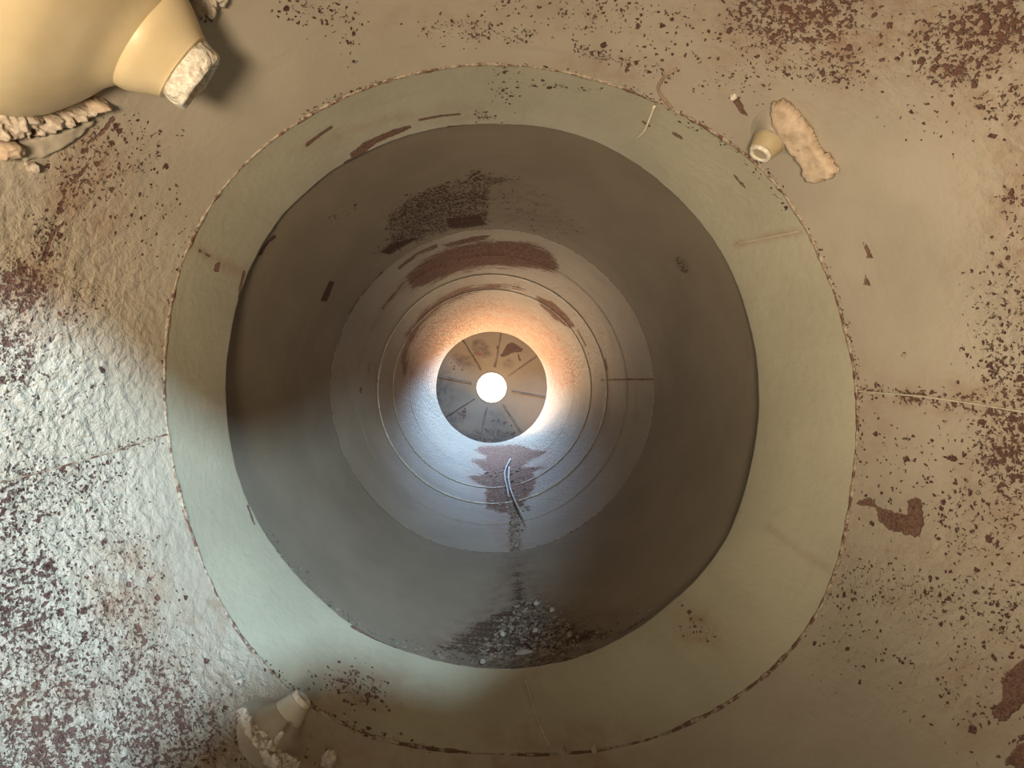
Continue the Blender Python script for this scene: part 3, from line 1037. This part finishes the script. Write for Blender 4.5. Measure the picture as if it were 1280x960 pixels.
flake(656, 820, .022, .003, .15, 'long pale flake at the front of the scale heap')
flake(670, 792, .009, .003, .2, 'pale flake in the middle of the scale heap')
flake(691, 766, .009, .005, .6, 'pale rounded flake at the upper right of the scale heap')
flake(671, 758, .008, .003, .1, 'small pale flake at the top of the scale heap')
flake(714, 797, .010, .003, .7, 'pale flake at the right of the scale heap')
flake(603, 832, .008, .003, .1, 'small pale flake at the left end of the scale heap')
flake(628, 797, .007, .003, -.3, 'small twisted flake left of the middle of the scale heap')


# ------------------------------------------------------------------ added unseen plate, openings cut to the wanted light edges
S1 = Vector((.60, -.46, .56)); YP = -.24


def project(P, S):
    t = (YP - S.y) / (P.y - S.y)
    q = S + (P - S) * t
    return (q.x, q.z)


def near_pt(px, py):
    for w in ('near', 'throat', 'barrel', 'far'):
        pass
    best = None
    for w in ('near', 'throat', 'barrel', 'far'):
        p, n = hit(px, py, w)
        if p is not None and (best is None or p.length < best.length): best = p
    return best


left_edge = [(470, 492), (430, 512), (372, 546), (330, 558), (290, 556), (250, 520), (212, 496), (130, 425), (60, 390), (-60, 350)]
right_edge = [(690, 600), (690, 700), (640, 790), (560, 850), (420, 822), (310, 850), (150, 975)]
LE = [project(near_pt(*p), S1) for p in left_edge]
RE_ = [project(near_pt(*p), S1) for p in right_edge]
far_l, far_r = LE[-1], RE_[-1]
open1 = LE + [(far_l[0] - .10, far_l[1] - .05), (far_l[0] - .08, far_r[1] - .06), (far_r[0] - .02, far_r[1] - .08)] + RE_[::-1]
S2 = Vector((-.16, -.60, -.27))
low_edge = [(1330, 910), (1180, 840), (1060, 760), (970, 690), (890, 640), (420, 600), (300, 700), (100, 760)]
LO = [project(near_pt(*p), S2) for p in low_edge]
open2 = LO + [(-.60, LO[-1][1]), (-.60, -.02), (.16, -.02), (.16, LO[0][1])]


def plate(name, outer, holes, y, thick, mat):
    bm = bmesh.new()
    es = []
    for lp in [outer] + holes:
        vs = [bm.verts.new((x, y, z)) for x, z in lp]
        es += [bm.edges.new((vs[i], vs[(i + 1) % len(vs)])) for i in range(len(vs))]
    bmesh.ops.triangle_fill(bm, use_beauty=True, use_dissolve=False, edges=es)
    r = bmesh.ops.extrude_face_region(bm, geom=bm.faces[:])
    for g in r['geom']:
        if isinstance(g, bmesh.types.BMVert): g.co.y -= thick
    bmesh.ops.recalc_face_normals(bm, faces=bm.faces[:])
    me = bpy.data.meshes.new(name); bm.to_mesh(me); bm.free()
    return link(name, me, mat, smooth=False)


outer = [(1.0 * math.cos(t) + cen[0], 1.0 * math.sin(t) + cen[1]) for t in np.linspace(0, 2 * PI, 64, endpoint=False)]
wb = plate('back_light_mask', outer, [open1, open2], YP, .004, M_back)
tag(wb, 'added steel plate behind the viewer with two openings that shape the light', 'duct end', kind='structure')


# ------------------------------------------------------------------ light
def area(name, loc, target, size, power, col, shape='DISK', size_y=None, spread=PI):
    L = bpy.data.lights.new(name, 'AREA'); L.shape = shape; L.size = size
    if size_y: L.size_y = size_y
    L.energy = power; L.color = col; L.spread = spread
    o = bpy.data.objects.new(name, L); COL.objects.link(o); o.location = loc
    o.rotation_euler = (Vector(target) - Vector(loc)).to_track_quat('-Z', 'Y').to_euler()
    return o


area('rear_skylight', S1, (-.3, .9, -.35), .024, 80, (.52, .78, 1.0))  # sky light from behind, cut to shape by the added plate
area('rear_groundlight', S2, (.25, .9, .35), .28, 37, (1.0, .81, .58))  # ground bounce from behind, its lower edge cut by the added plate
# daylight entering by the gap between the duct end and its end wall
area('gap_skylight', (.12, 3.76, .50), (-.05, 3.0, -.30), .45, 62, (.36, .62, 1.0), 'RECTANGLE', .12)
area('gap_groundlight', (-.27, 3.76, -.46), (.2, 3.0, .25), .35, 50, (1.0, .70, .44), 'RECTANGLE', .12)
# lamp added in the end hole to spread a glow on the plates
Lp = bpy.data.lights.new('hole_glow_lamp', 'POINT'); Lp.energy = .7; Lp.color = (1, .88, .62); Lp.shadow_soft_size = .03
ob = bpy.data.objects.new('hole_glow_lamp', Lp); COL.objects.link(ob); ob.location = (hc[0], YE1 - .035, hc[1])

w = bpy.data.worlds.new('sky'); sc.world = w; w.use_nodes = True
nt = w.node_tree
for n in list(nt.nodes): nt.nodes.remove(n)
n = N(nt)
out = n.node('ShaderNodeOutputWorld'); bg = n.node('ShaderNodeBackground')
tc = n.node('ShaderNodeTexCoord').outputs['Generated']
dot = n.node('ShaderNodeVectorMath', operation='DOT_PRODUCT'); nt.links.new(tc, dot.inputs[0]); dot.inputs[1].default_value = (0, 1, 0)
glow = n.step(dot.outputs['Value'], .90, .99)
sz = n.node('ShaderNodeSeparateXYZ'); nt.links.new(tc, sz.inputs[0])
up = n.step(sz.outputs[2], -.15, .15)
col = n.mix(up, (.16, .11, .07), (.20, .24, .30))
col = n.mix(glow, col, (9, 8.6, 7.8))
nt.links.new(col, bg.inputs[0]); bg.inputs[1].default_value = 1.0
nt.links.new(bg.outputs[0], out.inputs[0])

# ------------------------------------------------------------------ camera
cam = bpy.data.cameras.new('camera'); co = bpy.data.objects.new('camera', cam); COL.objects.link(co)
cam.sensor_width = 36; cam.lens = F / 1280 * 36; cam.clip_start = .01
co.rotation_euler = (PI / 2, 0, 0)
cam.shift_x = (640 - VX) / 1280; cam.shift_y = (VY - 480) / 1280
sc.camera = co

vs = sc.view_settings
vs.view_transform = 'Standard'; vs.look = 'None'; vs.gamma = 1; vs.exposure = 0; vs.use_curve_mapping = False
sc.cycles.max_bounces = 10; sc.cycles.diffuse_bounces = 6
